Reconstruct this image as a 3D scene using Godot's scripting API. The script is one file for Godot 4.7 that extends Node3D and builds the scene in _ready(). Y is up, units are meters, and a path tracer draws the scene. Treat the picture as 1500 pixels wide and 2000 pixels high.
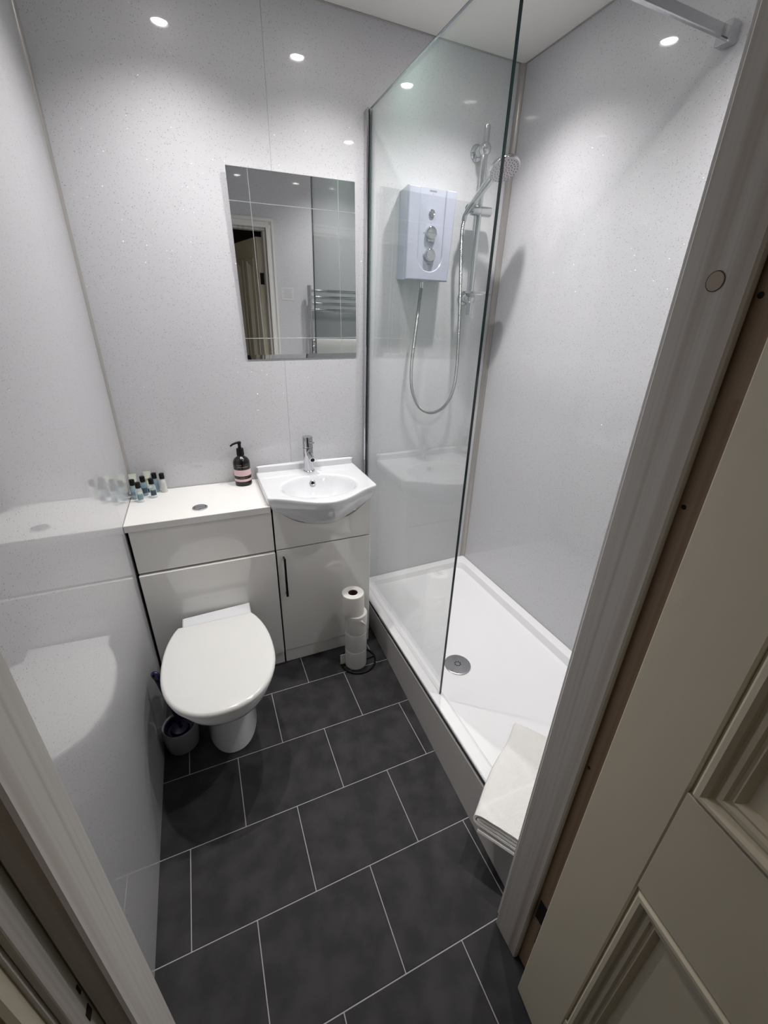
extends Node3D
# A small shower room seen from its doorway. Back wall at z = 0, left wall at x = 0, floor at y = 0.

const CEIL := 2.427      # ceiling height
const RW := 1.691        # right wall
const FW := 1.488        # room face of the front wall
const GX := 1.022        # glass screen
var M := {}
var rng := RandomNumberGenerator.new()


# ---------------------------------------------------------------- mesh building
class MB:
	var v := PackedVector3Array()
	var uv := PackedVector2Array()
	func tri(a: Vector3, b: Vector3, c: Vector3) -> void:
		v.append(a); v.append(b); v.append(c)
	func quad(a: Vector3, b: Vector3, c: Vector3, d: Vector3) -> void:
		tri(a, b, c); tri(a, c, d)
	func quad_uv(p: Array, t: Array) -> void:
		for k in [0, 1, 2, 0, 2, 3]:
			v.append(p[k]); uv.append(t[k])
	func loft(rings: Array, cap0 := true, cap1 := true, closed := true) -> void:
		for i in rings.size() - 1:
			var a: PackedVector3Array = rings[i]
			var b: PackedVector3Array = rings[i + 1]
			var n := a.size()
			for k in (n if closed else n - 1):
				quad(a[k], a[(k + 1) % n], b[(k + 1) % n], b[k])
		if cap0:
			fan(rings[0], true)
		if cap1:
			fan(rings[-1], false)
	func fan(r: PackedVector3Array, back: bool) -> void:
		var c := Vector3.ZERO
		for p in r:
			c += p
		c /= r.size()
		for k in r.size():
			if back:
				tri(c, r[(k + 1) % r.size()], r[k])
			else:
				tri(c, r[k], r[(k + 1) % r.size()])
	# profile of (radius, height) pairs turned about the y axis
	func lathe(profile: Array, segs := 32, xf := Transform3D(), cap0 := true, cap1 := true, squash := 1.0) -> void:
		var rings := []
		for p in profile:
			var ring := PackedVector3Array()
			for k in segs:
				var a := TAU * k / segs
				ring.append(xf * Vector3(p[0] * cos(a), p[1], p[0] * squash * sin(a)))
			rings.append(ring)
		loft(rings, cap0, cap1)
	func tube(path: Array, r, segs := 12, caps := true) -> void:
		var rings := []
		var up := Vector3.UP
		for i in path.size():
			var t: Vector3 = (path[mini(i + 1, path.size() - 1)] - path[maxi(i - 1, 0)]).normalized()
			if i == 0 and absf(t.dot(up)) > 0.95:
				up = Vector3.RIGHT
			var s := t.cross(up).normalized()
			up = s.cross(t).normalized()
			var rr: float = r[i] if r is Array else r
			var ring := PackedVector3Array()
			for k in segs:
				var a := TAU * k / segs
				ring.append(path[i] + (s * cos(a) + up * sin(a)) * rr)
			rings.append(ring)
		loft(rings, caps, caps)
	# box with chamfered edges, given by its two corners
	func box(a: Vector3, b: Vector3, ch := 0.002, xf := Transform3D()) -> void:
		var s := b - a
		ch = minf(ch, minf(s.x, minf(s.y, s.z)) * 0.45)
		var rings := []
		for lv in [[a.y, ch], [a.y + ch, 0.0], [b.y - ch, 0.0], [b.y, ch]]:
			var y: float = lv[0]
			var e: float = lv[1]
			var x0 := a.x + e; var x1 := b.x - e; var z0 := a.z + e; var z1 := b.z - e
			var c := ch
			var ring := PackedVector3Array([Vector3(x0 + c, y, z0), Vector3(x1 - c, y, z0), Vector3(x1, y, z0 + c), Vector3(x1, y, z1 - c), Vector3(x1 - c, y, z1), Vector3(x0 + c, y, z1), Vector3(x0, y, z1 - c), Vector3(x0, y, z0 + c)])
			for k in ring.size():
				ring[k] = xf * ring[k]
			rings.append(ring)
		loft(rings)
	# polygon in the xy plane, pulled along z from 0 to depth, edges chamfered
	func extrude(poly: PackedVector2Array, depth: float, ch := 0.0, xf := Transform3D()) -> void:
		var area := 0.0
		for k in poly.size():
			area += poly[k].cross(poly[(k + 1) % poly.size()])
		if area < 0:
			poly.reverse()
		var inner := PackedVector2Array()
		var n := poly.size()
		for k in n:
			var d0 := (poly[k] - poly[(k + n - 1) % n]).normalized()
			var d1 := (poly[(k + 1) % n] - poly[k]).normalized()
			var n0 := Vector2(-d0.y, d0.x)
			var n1 := Vector2(-d1.y, d1.x)
			var m := (n0 + n1).normalized()
			inner.append(poly[k] + m * ch / maxf(0.4, m.dot(n0)))
		var lv := [[inner, 0.0], [poly, ch], [poly, depth - ch], [inner, depth]] if ch > 0 else [[poly, 0.0], [poly, depth]]
		var rings := []
		for l in lv:
			var ring := PackedVector3Array()
			for p in l[0]:
				ring.append(xf * Vector3(p.x, p.y, l[1]))
			rings.append(ring)
		loft(rings, false, false)
		var idx := Geometry2D.triangulate_polygon(inner if ch > 0 else poly)
		for t in range(0, idx.size(), 3):
			tri(rings[0][idx[t]], rings[0][idx[t + 2]], rings[0][idx[t + 1]])
			tri(rings[-1][idx[t]], rings[-1][idx[t + 1]], rings[-1][idx[t + 2]])
	func mesh(crease := 42.0) -> ArrayMesh:
		var vol := 0.0
		var n := v.size() / 3
		for f in n:
			vol += v[f * 3].dot(v[f * 3 + 1].cross(v[f * 3 + 2]))
		if vol > 0:      # make it clockwise seen from outside
			for f in n:
				var s := v[f * 3 + 1]; v[f * 3 + 1] = v[f * 3 + 2]; v[f * 3 + 2] = s
				if uv.size():
					var u := uv[f * 3 + 1]; uv[f * 3 + 1] = uv[f * 3 + 2]; uv[f * 3 + 2] = u
		var fn := PackedVector3Array()
		var at := {}
		for f in n:
			fn.append((v[f * 3 + 2] - v[f * 3]).cross(v[f * 3 + 1] - v[f * 3]))
			for k in 3:
				var key := Vector3i((v[f * 3 + k] * 50000.0).round())
				if not at.has(key):
					at[key] = []
				at[key].append(f)
		var lim := cos(deg_to_rad(crease))
		var nor := PackedVector3Array()
		for f in n:
			var own := fn[f].normalized()
			for k in 3:
				var s := Vector3.ZERO
				for g in at[Vector3i((v[f * 3 + k] * 50000.0).round())]:
					if fn[g].normalized().dot(own) >= lim:
						s += fn[g]
				nor.append(s.normalized() if s.length_squared() > 1e-24 else Vector3.UP)
		var a := []
		a.resize(Mesh.ARRAY_MAX)
		a[Mesh.ARRAY_VERTEX] = v
		a[Mesh.ARRAY_NORMAL] = nor
		if uv.size():
			a[Mesh.ARRAY_TEX_UV] = uv
		var m := ArrayMesh.new()
		m.add_surface_from_arrays(Mesh.PRIMITIVE_TRIANGLES, a)
		return m


func put(called: String, mb: MB, mat: Material, parent: Node = self, crease := 42.0) -> MeshInstance3D:
	var o := MeshInstance3D.new()
	o.name = called
	o.mesh = mb.mesh(crease)
	o.material_override = mat
	parent.add_child(o, true)
	return o


func numbered(called: String) -> String:
	if not has_node(NodePath(called)):
		return called
	var k := 1
	while has_node(NodePath("%s_%03d" % [called, k])):
		k += 1
	return "%s_%03d" % [called, k]


func tag(o: Node, label: String, category := "", group := "", kind := "") -> void:
	o.set_meta("label", label)
	if category: o.set_meta("category", category)
	if group: o.set_meta("group", group)
	if kind: o.set_meta("kind", kind)


func thing(called: String, label: String, category: String, at := Vector3.ZERO, group := "") -> Node3D:
	var o := Node3D.new()
	o.name = numbered(called)
	add_child(o)
	o.position = at
	tag(o, label, category, group)
	return o


func struct(called: String, label: String) -> Node3D:
	var o := Node3D.new()
	o.name = called
	add_child(o)
	tag(o, label, "", "", "structure")
	return o


func bx(a: Vector3, b: Vector3, ch := 0.002) -> MB:
	var m := MB.new()
	m.box(a, b, ch)
	return m


func lath(profile: Array, segs := 32, xf := Transform3D(), cap0 := true, cap1 := true) -> MB:
	var m := MB.new()
	m.lathe(profile, segs, xf, cap0, cap1)
	return m


func along(from: Vector3, dir: Vector3) -> Transform3D:   # y axis along dir
	var y := dir.normalized()
	var x := y.cross(Vector3.FORWARD if absf(y.z) < 0.9 else Vector3.RIGHT).normalized()
	return Transform3D(Basis(x, y, x.cross(y)), from)


# ---------------------------------------------------------------- materials
func mat(c: Color, rough := 0.5, metal := 0.0, spec := 0.5) -> StandardMaterial3D:
	var m := StandardMaterial3D.new()
	m.albedo_color = c
	m.roughness = rough
	m.metallic = metal
	m.metallic_specular = spec
	return m


func noise_tex(freq: float, a: Color, b: Color, size := 512, octaves := 4, sd := 1) -> NoiseTexture2D:
	var n := FastNoiseLite.new()
	n.seed = sd
	n.frequency = freq
	n.fractal_octaves = octaves
	var g := Gradient.new()
	g.offsets = PackedFloat32Array([0.25, 0.75])
	g.colors = PackedColorArray([a, b])
	var t := NoiseTexture2D.new()
	t.width = size
	t.height = size
	t.seamless = true
	t.noise = n
	t.color_ramp = g
	return t


func tri_planar(m: StandardMaterial3D, s: Vector3) -> void:
	m.uv1_triplanar = true
	m.uv1_world_triplanar = true
	m.uv1_triplanar_sharpness = 8.0
	m.uv1_scale = s


# white wet-wall board with small grey and silver flakes under a clear gloss coat
func sparkle_board() -> StandardMaterial3D:
	var n := 1024
	var col := Image.create(n, n, false, Image.FORMAT_RGB8)
	var met := Image.create(n, n, false, Image.FORMAT_RGB8)
	var nrm := Image.create(n, n, false, Image.FORMAT_RGB8)
	var base := Color(0.778, 0.777, 0.789)
	col.fill(base)
	met.fill(Color(0, 0, 0))
	nrm.fill(Color(0.5, 0.5, 1.0))
	for k in 26000:      # fine mottling
		var t := rng.randf_range(-0.022, 0.022)
		col.fill_rect(Rect2i(rng.randi() % n, rng.randi() % n, 2 + rng.randi() % 3, 2 + rng.randi() % 3), Color(base.r + t, base.g + t, base.b + t))
	for k in 3300:       # flakes
		var x := rng.randi() % n
		var y := rng.randi() % n
		var w := 2 + rng.randi() % 2
		var h := 2 + rng.randi() % 2
		var g := rng.randf_range(0.42, 0.68)
		var r := Rect2i(x, y, w, h)
		col.fill_rect(r, Color(g, g * 1.0, g * 1.0))
		if k % 4 == 0:
			met.fill_rect(r, Color(0.85, 0.85, 0.85))
			col.fill_rect(r, Color(0.72, 0.72, 0.72))
			nrm.fill_rect(r, Color(0.5 + rng.randf_range(-0.33, 0.33), 0.5 + rng.randf_range(-0.33, 0.33), 0.88))
	var m := mat(Color.WHITE, 0.32)
	m.albedo_texture = ImageTexture.create_from_image(col)
	m.metallic = 1.0
	m.metallic_texture = ImageTexture.create_from_image(met)
	m.normal_enabled = true
	m.normal_texture = ImageTexture.create_from_image(nrm)
	m.metallic_specular = 0.3
	m.clearcoat_enabled = true
	m.clearcoat = 1.0
	m.clearcoat_roughness = 0.03
	tri_planar(m, Vector3.ONE / 0.62)
	return m


# thinly whitewashed softwood: long soft streaks with warm brown showing through
func wood_tex() -> ImageTexture:
	var w := 256
	var h := 512
	var n := FastNoiseLite.new()
	n.seed = 5
	n.frequency = 0.02
	n.fractal_octaves = 4
	var im := Image.create(w, h, false, Image.FORMAT_RGB8)
	for y in h:
		for x in w:
			var a := n.get_noise_2d(x * 1.5, y * 0.06) * 0.5 + 0.5
			var b := n.get_noise_2d(x * 7.0 + 900, y * 0.35) * 0.5 + 0.5
			var c := Color(0.80, 0.79, 0.77).lerp(Color(0.65, 0.59, 0.55), clampf((a - 0.5) * 2.6, 0, 1))
			c = c.lerp(Color(0.73, 0.705, 0.68), clampf((b - 0.45) * 1.2, 0, 0.7))
			im.set_pixel(x, y, c)
	return ImageTexture.create_from_image(im)


func materials() -> void:
	M.board = sparkle_board()
	M.ceiling = mat(Color(0.91, 0.905, 0.885), 0.75)
	M.paint = mat(Color(0.84, 0.835, 0.82), 0.45)
	M.notice = mat(Color(0.80, 0.80, 0.80), 0.6)
	M.notice_ink = mat(Color(0.66, 0.66, 0.67), 0.6)
	M.backing = mat(Color(0.5, 0.5, 0.5), 0.9)
	M.trim = mat(Color(0.66, 0.645, 0.635), 0.3, 0.35)
	M.chrome = mat(Color(0.78, 0.785, 0.80), 0.07, 1.0)
	M.satin = mat(Color(0.74, 0.74, 0.75), 0.22, 1.0)
	M.dark_metal = mat(Color(0.30, 0.30, 0.31), 0.15, 1.0)
	M.hose = mat(Color(0.52, 0.52, 0.52), 0.38, 1.0)
	M.ceramic = mat(Color(0.84, 0.845, 0.855), 0.07)
	M.ceramic.clearcoat_enabled = true
	M.ceramic.clearcoat_roughness = 0.03
	M.tray = mat(Color(0.91, 0.91, 0.915), 0.16)
	M.lid = mat(Color(0.83, 0.83, 0.82), 0.12)
	M.cab = mat(Color(0.90, 0.895, 0.88), 0.1)
	M.cab.clearcoat_enabled = true
	M.cab.clearcoat_roughness = 0.04
	M.carcass = mat(Color(0.22, 0.22, 0.215), 0.6)
	M.worktop = mat(Color(0.865, 0.86, 0.85), 0.35)
	M.tile = mat(Color.WHITE, 0.62, 0.0, 0.28)
	M.tile.albedo_texture = noise_tex(0.012, Color(0.165, 0.162, 0.170), Color(0.216, 0.212, 0.220), 512, 5, 3)
	M.tile.heightmap_enabled = true
	M.tile.heightmap_texture = noise_tex(0.15, Color.BLACK, Color.WHITE, 512, 3, 8)
	M.tile.heightmap_scale = 0.003
	tri_planar(M.tile, Vector3(1.4, 1.4, 1.4))
	M.grout = mat(Color(0.62, 0.61, 0.61), 0.8)
	M.panel = mat(Color(0.65, 0.64, 0.63), 0.14)
	M.black = mat(Color(0.028, 0.028, 0.03), 0.45, 0.0, 0.35)
	M.dark = mat(Color(0.10, 0.085, 0.075), 0.7)
	M.glass = mat(Color(0.66, 0.80, 0.76, 0.055), 0.0)
	M.glass.transparency = BaseMaterial3D.TRANSPARENCY_ALPHA
	M.edge = mat(Color(0.10, 0.16, 0.16), 0.1)
	M.mirror = mat(Color(0.86, 0.87, 0.87), 0.015, 1.0)
	M.groove = mat(Color(0.8, 0.82, 0.82), 0.3, 0.8)
	M.wood = mat(Color(1, 1, 1), 0.5)
	M.wood.albedo_texture = wood_tex()
	tri_planar(M.wood, Vector3(4.0, 0.5, 4.0))
	M.raw_wood = mat(Color(0.50, 0.43, 0.37), 0.6)
	M.raw_wood.albedo_texture = M.wood.albedo_texture
	tri_planar(M.raw_wood, Vector3(6.0, 0.7, 6.0))
	M.raw_wood.albedo_color = Color(0.78, 0.68, 0.59)
	M.knot = mat(Color(0.69, 0.645, 0.58), 0.5)
	M.door = mat(Color(0.87, 0.835, 0.75), 0.45)
	M.door.heightmap_enabled = true
	M.door.heightmap_texture = noise_tex(0.03, Color.BLACK, Color.WHITE, 512, 4, 21)
	M.door.heightmap_scale = 0.012
	tri_planar(M.door, Vector3(2.5, 1.0, 2.5))
	M.towel = mat(Color(0.94, 0.935, 0.92), 0.95)
	M.towel.rim_enabled = true
	M.towel.rim = 0.4
	M.towel.heightmap_enabled = true
	M.towel.heightmap_texture = noise_tex(0.22, Color.BLACK, Color.WHITE, 512, 3, 31)
	M.towel.heightmap_scale = 0.12
	tri_planar(M.towel, Vector3(5, 5, 5))
	M.paper = mat(Color(0.88, 0.87, 0.85), 0.95)
	M.paper.heightmap_enabled = true
	M.paper.heightmap_texture = M.towel.heightmap_texture
	M.paper.heightmap_scale = 0.06
	tri_planar(M.paper, Vector3(6, 6, 6))
	M.core = mat(Color(0.30, 0.22, 0.17), 0.9)
	M.wrap = mat(Color(0.92, 0.92, 0.92, 0.22), 0.12)
	M.wrap.transparency = BaseMaterial3D.TRANSPARENCY_ALPHA
	M.box = mat(Color(0.66, 0.672, 0.735), 0.2)
	M.ink = mat(Color(0.42, 0.43, 0.46), 0.5)
	M.amber = mat(Color(0.055, 0.035, 0.04), 0.06)
	M.pink = mat(Color(0.86, 0.73, 0.745), 0.4)
	M.clear = mat(Color(0.90, 0.95, 0.95, 0.30), 0.04)
	M.clear.transparency = BaseMaterial3D.TRANSPARENCY_ALPHA
	M.blue_liquid = mat(Color(0.56, 0.70, 0.74, 0.5), 0.04)
	M.blue_liquid.transparency = BaseMaterial3D.TRANSPARENCY_ALPHA
	M.white_liquid = mat(Color(0.88, 0.89, 0.87, 0.5), 0.04)
	M.white_liquid.transparency = BaseMaterial3D.TRANSPARENCY_ALPHA
	M.teal_print = mat(Color(0.45, 0.56, 0.58), 0.5)
	M.navy_print = mat(Color(0.24, 0.28, 0.35), 0.5)
	M.tube = mat(Color(0.82, 0.84, 0.79), 0.3)
	M.yellow_print = mat(Color(0.66, 0.66, 0.45), 0.5)
	M.purple = mat(Color(0.11, 0.10, 0.24), 0.3)
	M.brush_pot = mat(Color(0.52, 0.52, 0.53), 0.25)
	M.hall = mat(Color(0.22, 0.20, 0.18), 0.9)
	M.lamp = mat(Color(1, 1, 1), 0.4)
	M.lamp.emission_enabled = true
	M.lamp.emission = Color(1.0, 0.985, 0.965)
	M.lamp.emission_energy_multiplier = 90.0
	M.hall_lamp = mat(Color(1, 0.95, 0.88), 0.5)
	M.hall_lamp.emission_enabled = true
	M.hall_lamp.emission = Color(1.0, 0.90, 0.76)
	M.hall_lamp.emission_energy_multiplier = 0.5
	M.bezel = mat(Color(0.9, 0.9, 0.9), 0.3)


# ---------------------------------------------------------------- the scene
func _ready() -> void:
	rng.seed = 11
	# camera: fov and pose solved from the floor joints and wall edges
	var cam := Camera3D.new()
	cam.name = "camera"
	cam.keep_aspect = Camera3D.KEEP_HEIGHT
	cam.fov = 101.45
	cam.near = 0.02
	cam.transform = Transform3D(Basis(Vector3(0.91853979, 0.02822193, 0.39431989), Vector3(0.14348819, 0.90562713, -0.3990622), Vector3(-0.3683691, 0.42313476, 0.82780504)), Vector3(0.306013, 1.502549, 1.870737))
	add_child(cam)
	cam.current = true
	var we := WorldEnvironment.new()
	we.name = "surroundings"
	var env := Environment.new()
	env.background_mode = Environment.BG_COLOR
	env.background_color = Color(0.02, 0.02, 0.02)
	env.tonemap_mode = Environment.TONE_MAPPER_LINEAR
	env.tonemap_exposure = 1.0
	env.sdfgi_enabled = true
	env.ssao_enabled = true
	env.ssil_enabled = true
	we.environment = env
	add_child(we)
	materials()
	for l in [[0.37, 0.36, "recessed ceiling downlight above the toilet, by the left wall"], [0.86, 0.36, "recessed ceiling downlight above the wash basin"], [1.345, 0.36, "recessed ceiling downlight above the shower unit at the back wall"], [1.335, 1.12, "recessed ceiling downlight over the open front end of the shower"]]:
		downlight(l[0], l[1], l[2])
	var hl := thing("hall_light", "round warm ceiling lamp on the landing behind the viewer", "ceiling lamp", Vector3(0.0, 2.6, 2.75))
	put("lamp", lath([[0.001, -0.07], [0.07, -0.06], [0.11, -0.03], [0.12, -0.001]], 32), M.hall_lamp, hl)
	var ol := OmniLight3D.new()
	ol.name = "glow"
	ol.position = Vector3(0, -0.12, 0)
	ol.light_energy = 0.10
	ol.light_color = Color(1.0, 0.90, 0.76)
	ol.light_size = 0.11
	ol.omni_range = 6
	ol.omni_attenuation = 2.0
	ol.shadow_enabled = true
	hl.add_child(ol)
	room()
	door_way()
	cabinets()
	basin()
	toilet()
	shower()
	small_things()
	front_wall_things()


func downlight(x: float, z: float, label: String) -> void:
	var t := thing("ceiling_light", label, "downlight", Vector3(x, CEIL, z), "ceiling downlights")
	put("bezel", lath([[0.027, -0.0015], [0.030, -0.006], [0.040, -0.004], [0.042, 0.0], [0.027, 0.0]], 32, Transform3D(), false, false), M.bezel, t)
	put("lamp", lath([[0.0005, -0.006], [0.014, -0.0055], [0.024, -0.003], [0.0265, 0.0]], 32, Transform3D(), true, true), M.lamp, t)
	var s := SpotLight3D.new()
	s.name = "beam"
	s.position = Vector3(0, -0.012, 0)
	s.rotation_degrees = Vector3(-90, 0, 0)
	s.light_energy = 1.14
	s.light_color = Color(1.0, 0.988, 0.982)
	s.light_size = 0.022
	s.spot_angle = 60
	s.spot_angle_attenuation = 1.0
	s.spot_range = 6
	s.spot_attenuation = 2.0
	s.shadow_enabled = true
	t.add_child(s)


func room() -> void:
	# floor: pale grout bed with separate dark tiles, half bond
	var f := struct("floor", "dark grey stone-look rectangular floor tiles with thin pale joints")
	put("grout_bed", bx(Vector3(-0.1, -0.1, -0.1), Vector3(1.8, -0.0012, 1.75), 0.001), M.grout, f)
	var z0 := 0.2319
	var d := 0.25016
	var x0 := 0.41464
	var w := 0.33
	var j := 0.0014
	for k in range(-1, 6):
		var za := maxf(z0 + k * d, 0.0)
		var zb := z0 + (k + 1) * d
		var off := 0 if k % 2 != 0 else 1
		for i in range(-4, 5):
			if posmod(i, 2) != off:
				continue
			var xa := x0 + i * w / 2
			var xb := xa + w
			var lo := 0.0 if k < 5 else 0.085
			var hi := 1.0 if k < 5 else 0.872
			xa = maxf(xa, lo - j)
			xb = minf(xb, hi + j)
			if xb - xa < 0.01:
				continue
			put("tile", bx(Vector3(xa + j, -0.004, za + j), Vector3(xb - j, 0.0, zb - j), 0.0008), M.tile, f)
	# ceiling
	var c := MeshInstance3D.new()
	c = put("ceiling", bx(Vector3(-0.1, CEIL, -0.1), Vector3(RW + 0.1, CEIL + 0.1, FW + 0.12), 0.001), M.ceiling)
	tag(c, "plain white painted ceiling", "", "", "structure")
	# back wall: two boards meeting in a tight upright joint
	var b := struct("wall_back", "glossy white speckled wall boards behind the toilet, basin and shower")
	put("wall_core", bx(Vector3(-0.1, -0.05, -0.1), Vector3(RW + 0.1, CEIL, -0.009), 0.001), M.backing, b)
	put("wall_panel", bx(Vector3(0.004, 0, -0.009), Vector3(0.6605, CEIL - 0.001, 0), 0.0006), M.board, b)
	put("wall_panel", bx(Vector3(0.6609, 0, -0.009), Vector3(RW - 0.004, CEIL - 0.001, 0), 0.0006), M.board, b)
	var l := struct("wall_left", "glossy white speckled wall boards left of the toilet, mirroring the toilet lid")
	put("wall_core", bx(Vector3(-0.1, -0.05, -0.1), Vector3(-0.009, CEIL, FW + 0.12), 0.001), M.backing, l)
	put("wall_panel", bx(Vector3(-0.009, 0, 0.004), Vector3(0, CEIL - 0.001, 0.3345), 0.0006), M.board, l)
	put("wall_panel", bx(Vector3(-0.009, 0, 0.335), Vector3(0, CEIL - 0.001, FW - 0.001), 0.0006), M.board, l)
	var r := struct("wall_right", "glossy white speckled wall boards along the shower")
	put("wall_core", bx(Vector3(RW + 0.009, -0.05, -0.1), Vector3(RW + 0.1, CEIL, FW + 0.12), 0.001), M.backing, r)
	put("wall_panel", bx(Vector3(RW, 0, 0.004), Vector3(RW + 0.009, CEIL - 0.001, 1.0), 0.0006), M.board, r)
	put("wall_panel", bx(Vector3(RW, 0, 1.0007), Vector3(RW + 0.009, CEIL - 0.001, FW - 0.001), 0.0006), M.board, r)
	# corner and ceiling trims
	var mb := MB.new()
	mb.extrude(PackedVector2Array([Vector2(-0.001, -0.001), Vector2(0.009, -0.001), Vector2(0.008, 0.003), Vector2(0.003, 0.008), Vector2(-0.001, 0.009)]), CEIL - 0.002, 0.0, Transform3D(Basis(Vector3.RIGHT, Vector3.BACK, Vector3.UP), Vector3(0, 0.001, 0)))
	tag(put("trim_1", mb, M.trim), "slim grey corner strip between left and back wall boards", "", "", "structure")
	mb = MB.new()
	mb.extrude(PackedVector2Array([Vector2(-0.026, 0), Vector2(-0.025, 0.003), Vector2(-0.012, 0.004), Vector2(-0.004, 0.012), Vector2(-0.003, 0.016), Vector2(0, 0.016), Vector2(0, 0)]), CEIL - 0.16, 0.0, Transform3D(Basis(Vector3.RIGHT, Vector3.BACK, Vector3.UP), Vector3(RW, 0.159, 0)))
	tag(put("trim_2", mb, M.trim), "pale metal corner strip in the back right corner of the shower", "", "", "structure")
	tag(put("trim_3", bx(Vector3(0.01, CEIL - 0.004, 0.0), Vector3(RW - 0.002, CEIL, 0.004), 0.001), M.trim), "thin grey strip along the ceiling edge of the back wall", "", "", "structure")
	tag(put("trim_4", bx(Vector3(RW - 0.004, CEIL - 0.004, 0.006), Vector3(RW, CEIL, FW - 0.002), 0.001), M.trim), "thin grey strip along the ceiling edge of the right wall", "", "", "structure")
	# front wall with the doorway
	var fr := struct("wall_front", "glossy white wall around the doorway, seen in the mirror")
	mb = MB.new()
	mb.extrude(PackedVector2Array([Vector2(-0.1, -0.05), Vector2(0.085, -0.05), Vector2(0.085, 1.97), Vector2(0.872, 1.97), Vector2(0.872, -0.05), Vector2(RW + 0.1, -0.05), Vector2(RW + 0.1, CEIL), Vector2(-0.1, CEIL)]), 0.112, 0.0, Transform3D(Basis(), Vector3(0, 0, FW)))
	put("wall_core", mb, M.paint, fr)
	mb = MB.new()
	mb.extrude(PackedVector2Array([Vector2(0.001, 0), Vector2(0.085, 0), Vector2(0.085, 1.97), Vector2(0.872, 1.97), Vector2(0.872, 0), Vector2(RW - 0.001, 0), Vector2(RW - 0.001, CEIL - 0.001), Vector2(0.001, CEIL - 0.001)]), 0.003, 0.0, Transform3D(Basis(), Vector3(0, 0, FW - 0.003)))
	put("wall_panel", mb, M.board, fr)
	# unlit landing outside the doorway
	var h := struct("wall_hall", "dim plastered landing walls outside the doorway")
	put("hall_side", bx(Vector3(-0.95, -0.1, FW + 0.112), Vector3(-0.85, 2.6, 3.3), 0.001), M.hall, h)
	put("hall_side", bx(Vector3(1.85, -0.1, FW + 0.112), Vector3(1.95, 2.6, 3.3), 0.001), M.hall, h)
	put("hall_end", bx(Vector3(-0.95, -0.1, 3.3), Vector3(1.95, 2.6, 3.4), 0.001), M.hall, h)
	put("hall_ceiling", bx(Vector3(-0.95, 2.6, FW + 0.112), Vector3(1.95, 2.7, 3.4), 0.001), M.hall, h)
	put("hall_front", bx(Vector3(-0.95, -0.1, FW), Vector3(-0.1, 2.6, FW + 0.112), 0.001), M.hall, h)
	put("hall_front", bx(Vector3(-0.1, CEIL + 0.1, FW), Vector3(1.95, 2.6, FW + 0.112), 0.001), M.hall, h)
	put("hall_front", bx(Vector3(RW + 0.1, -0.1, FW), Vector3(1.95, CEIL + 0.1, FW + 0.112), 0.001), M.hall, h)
	tag(put("floor_hall", bx(Vector3(-0.95, -0.1, 1.7505), Vector3(1.95, -0.001, 3.4), 0.001), M.dark), "dark floor of the landing outside the doorway", "", "", "structure")


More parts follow.
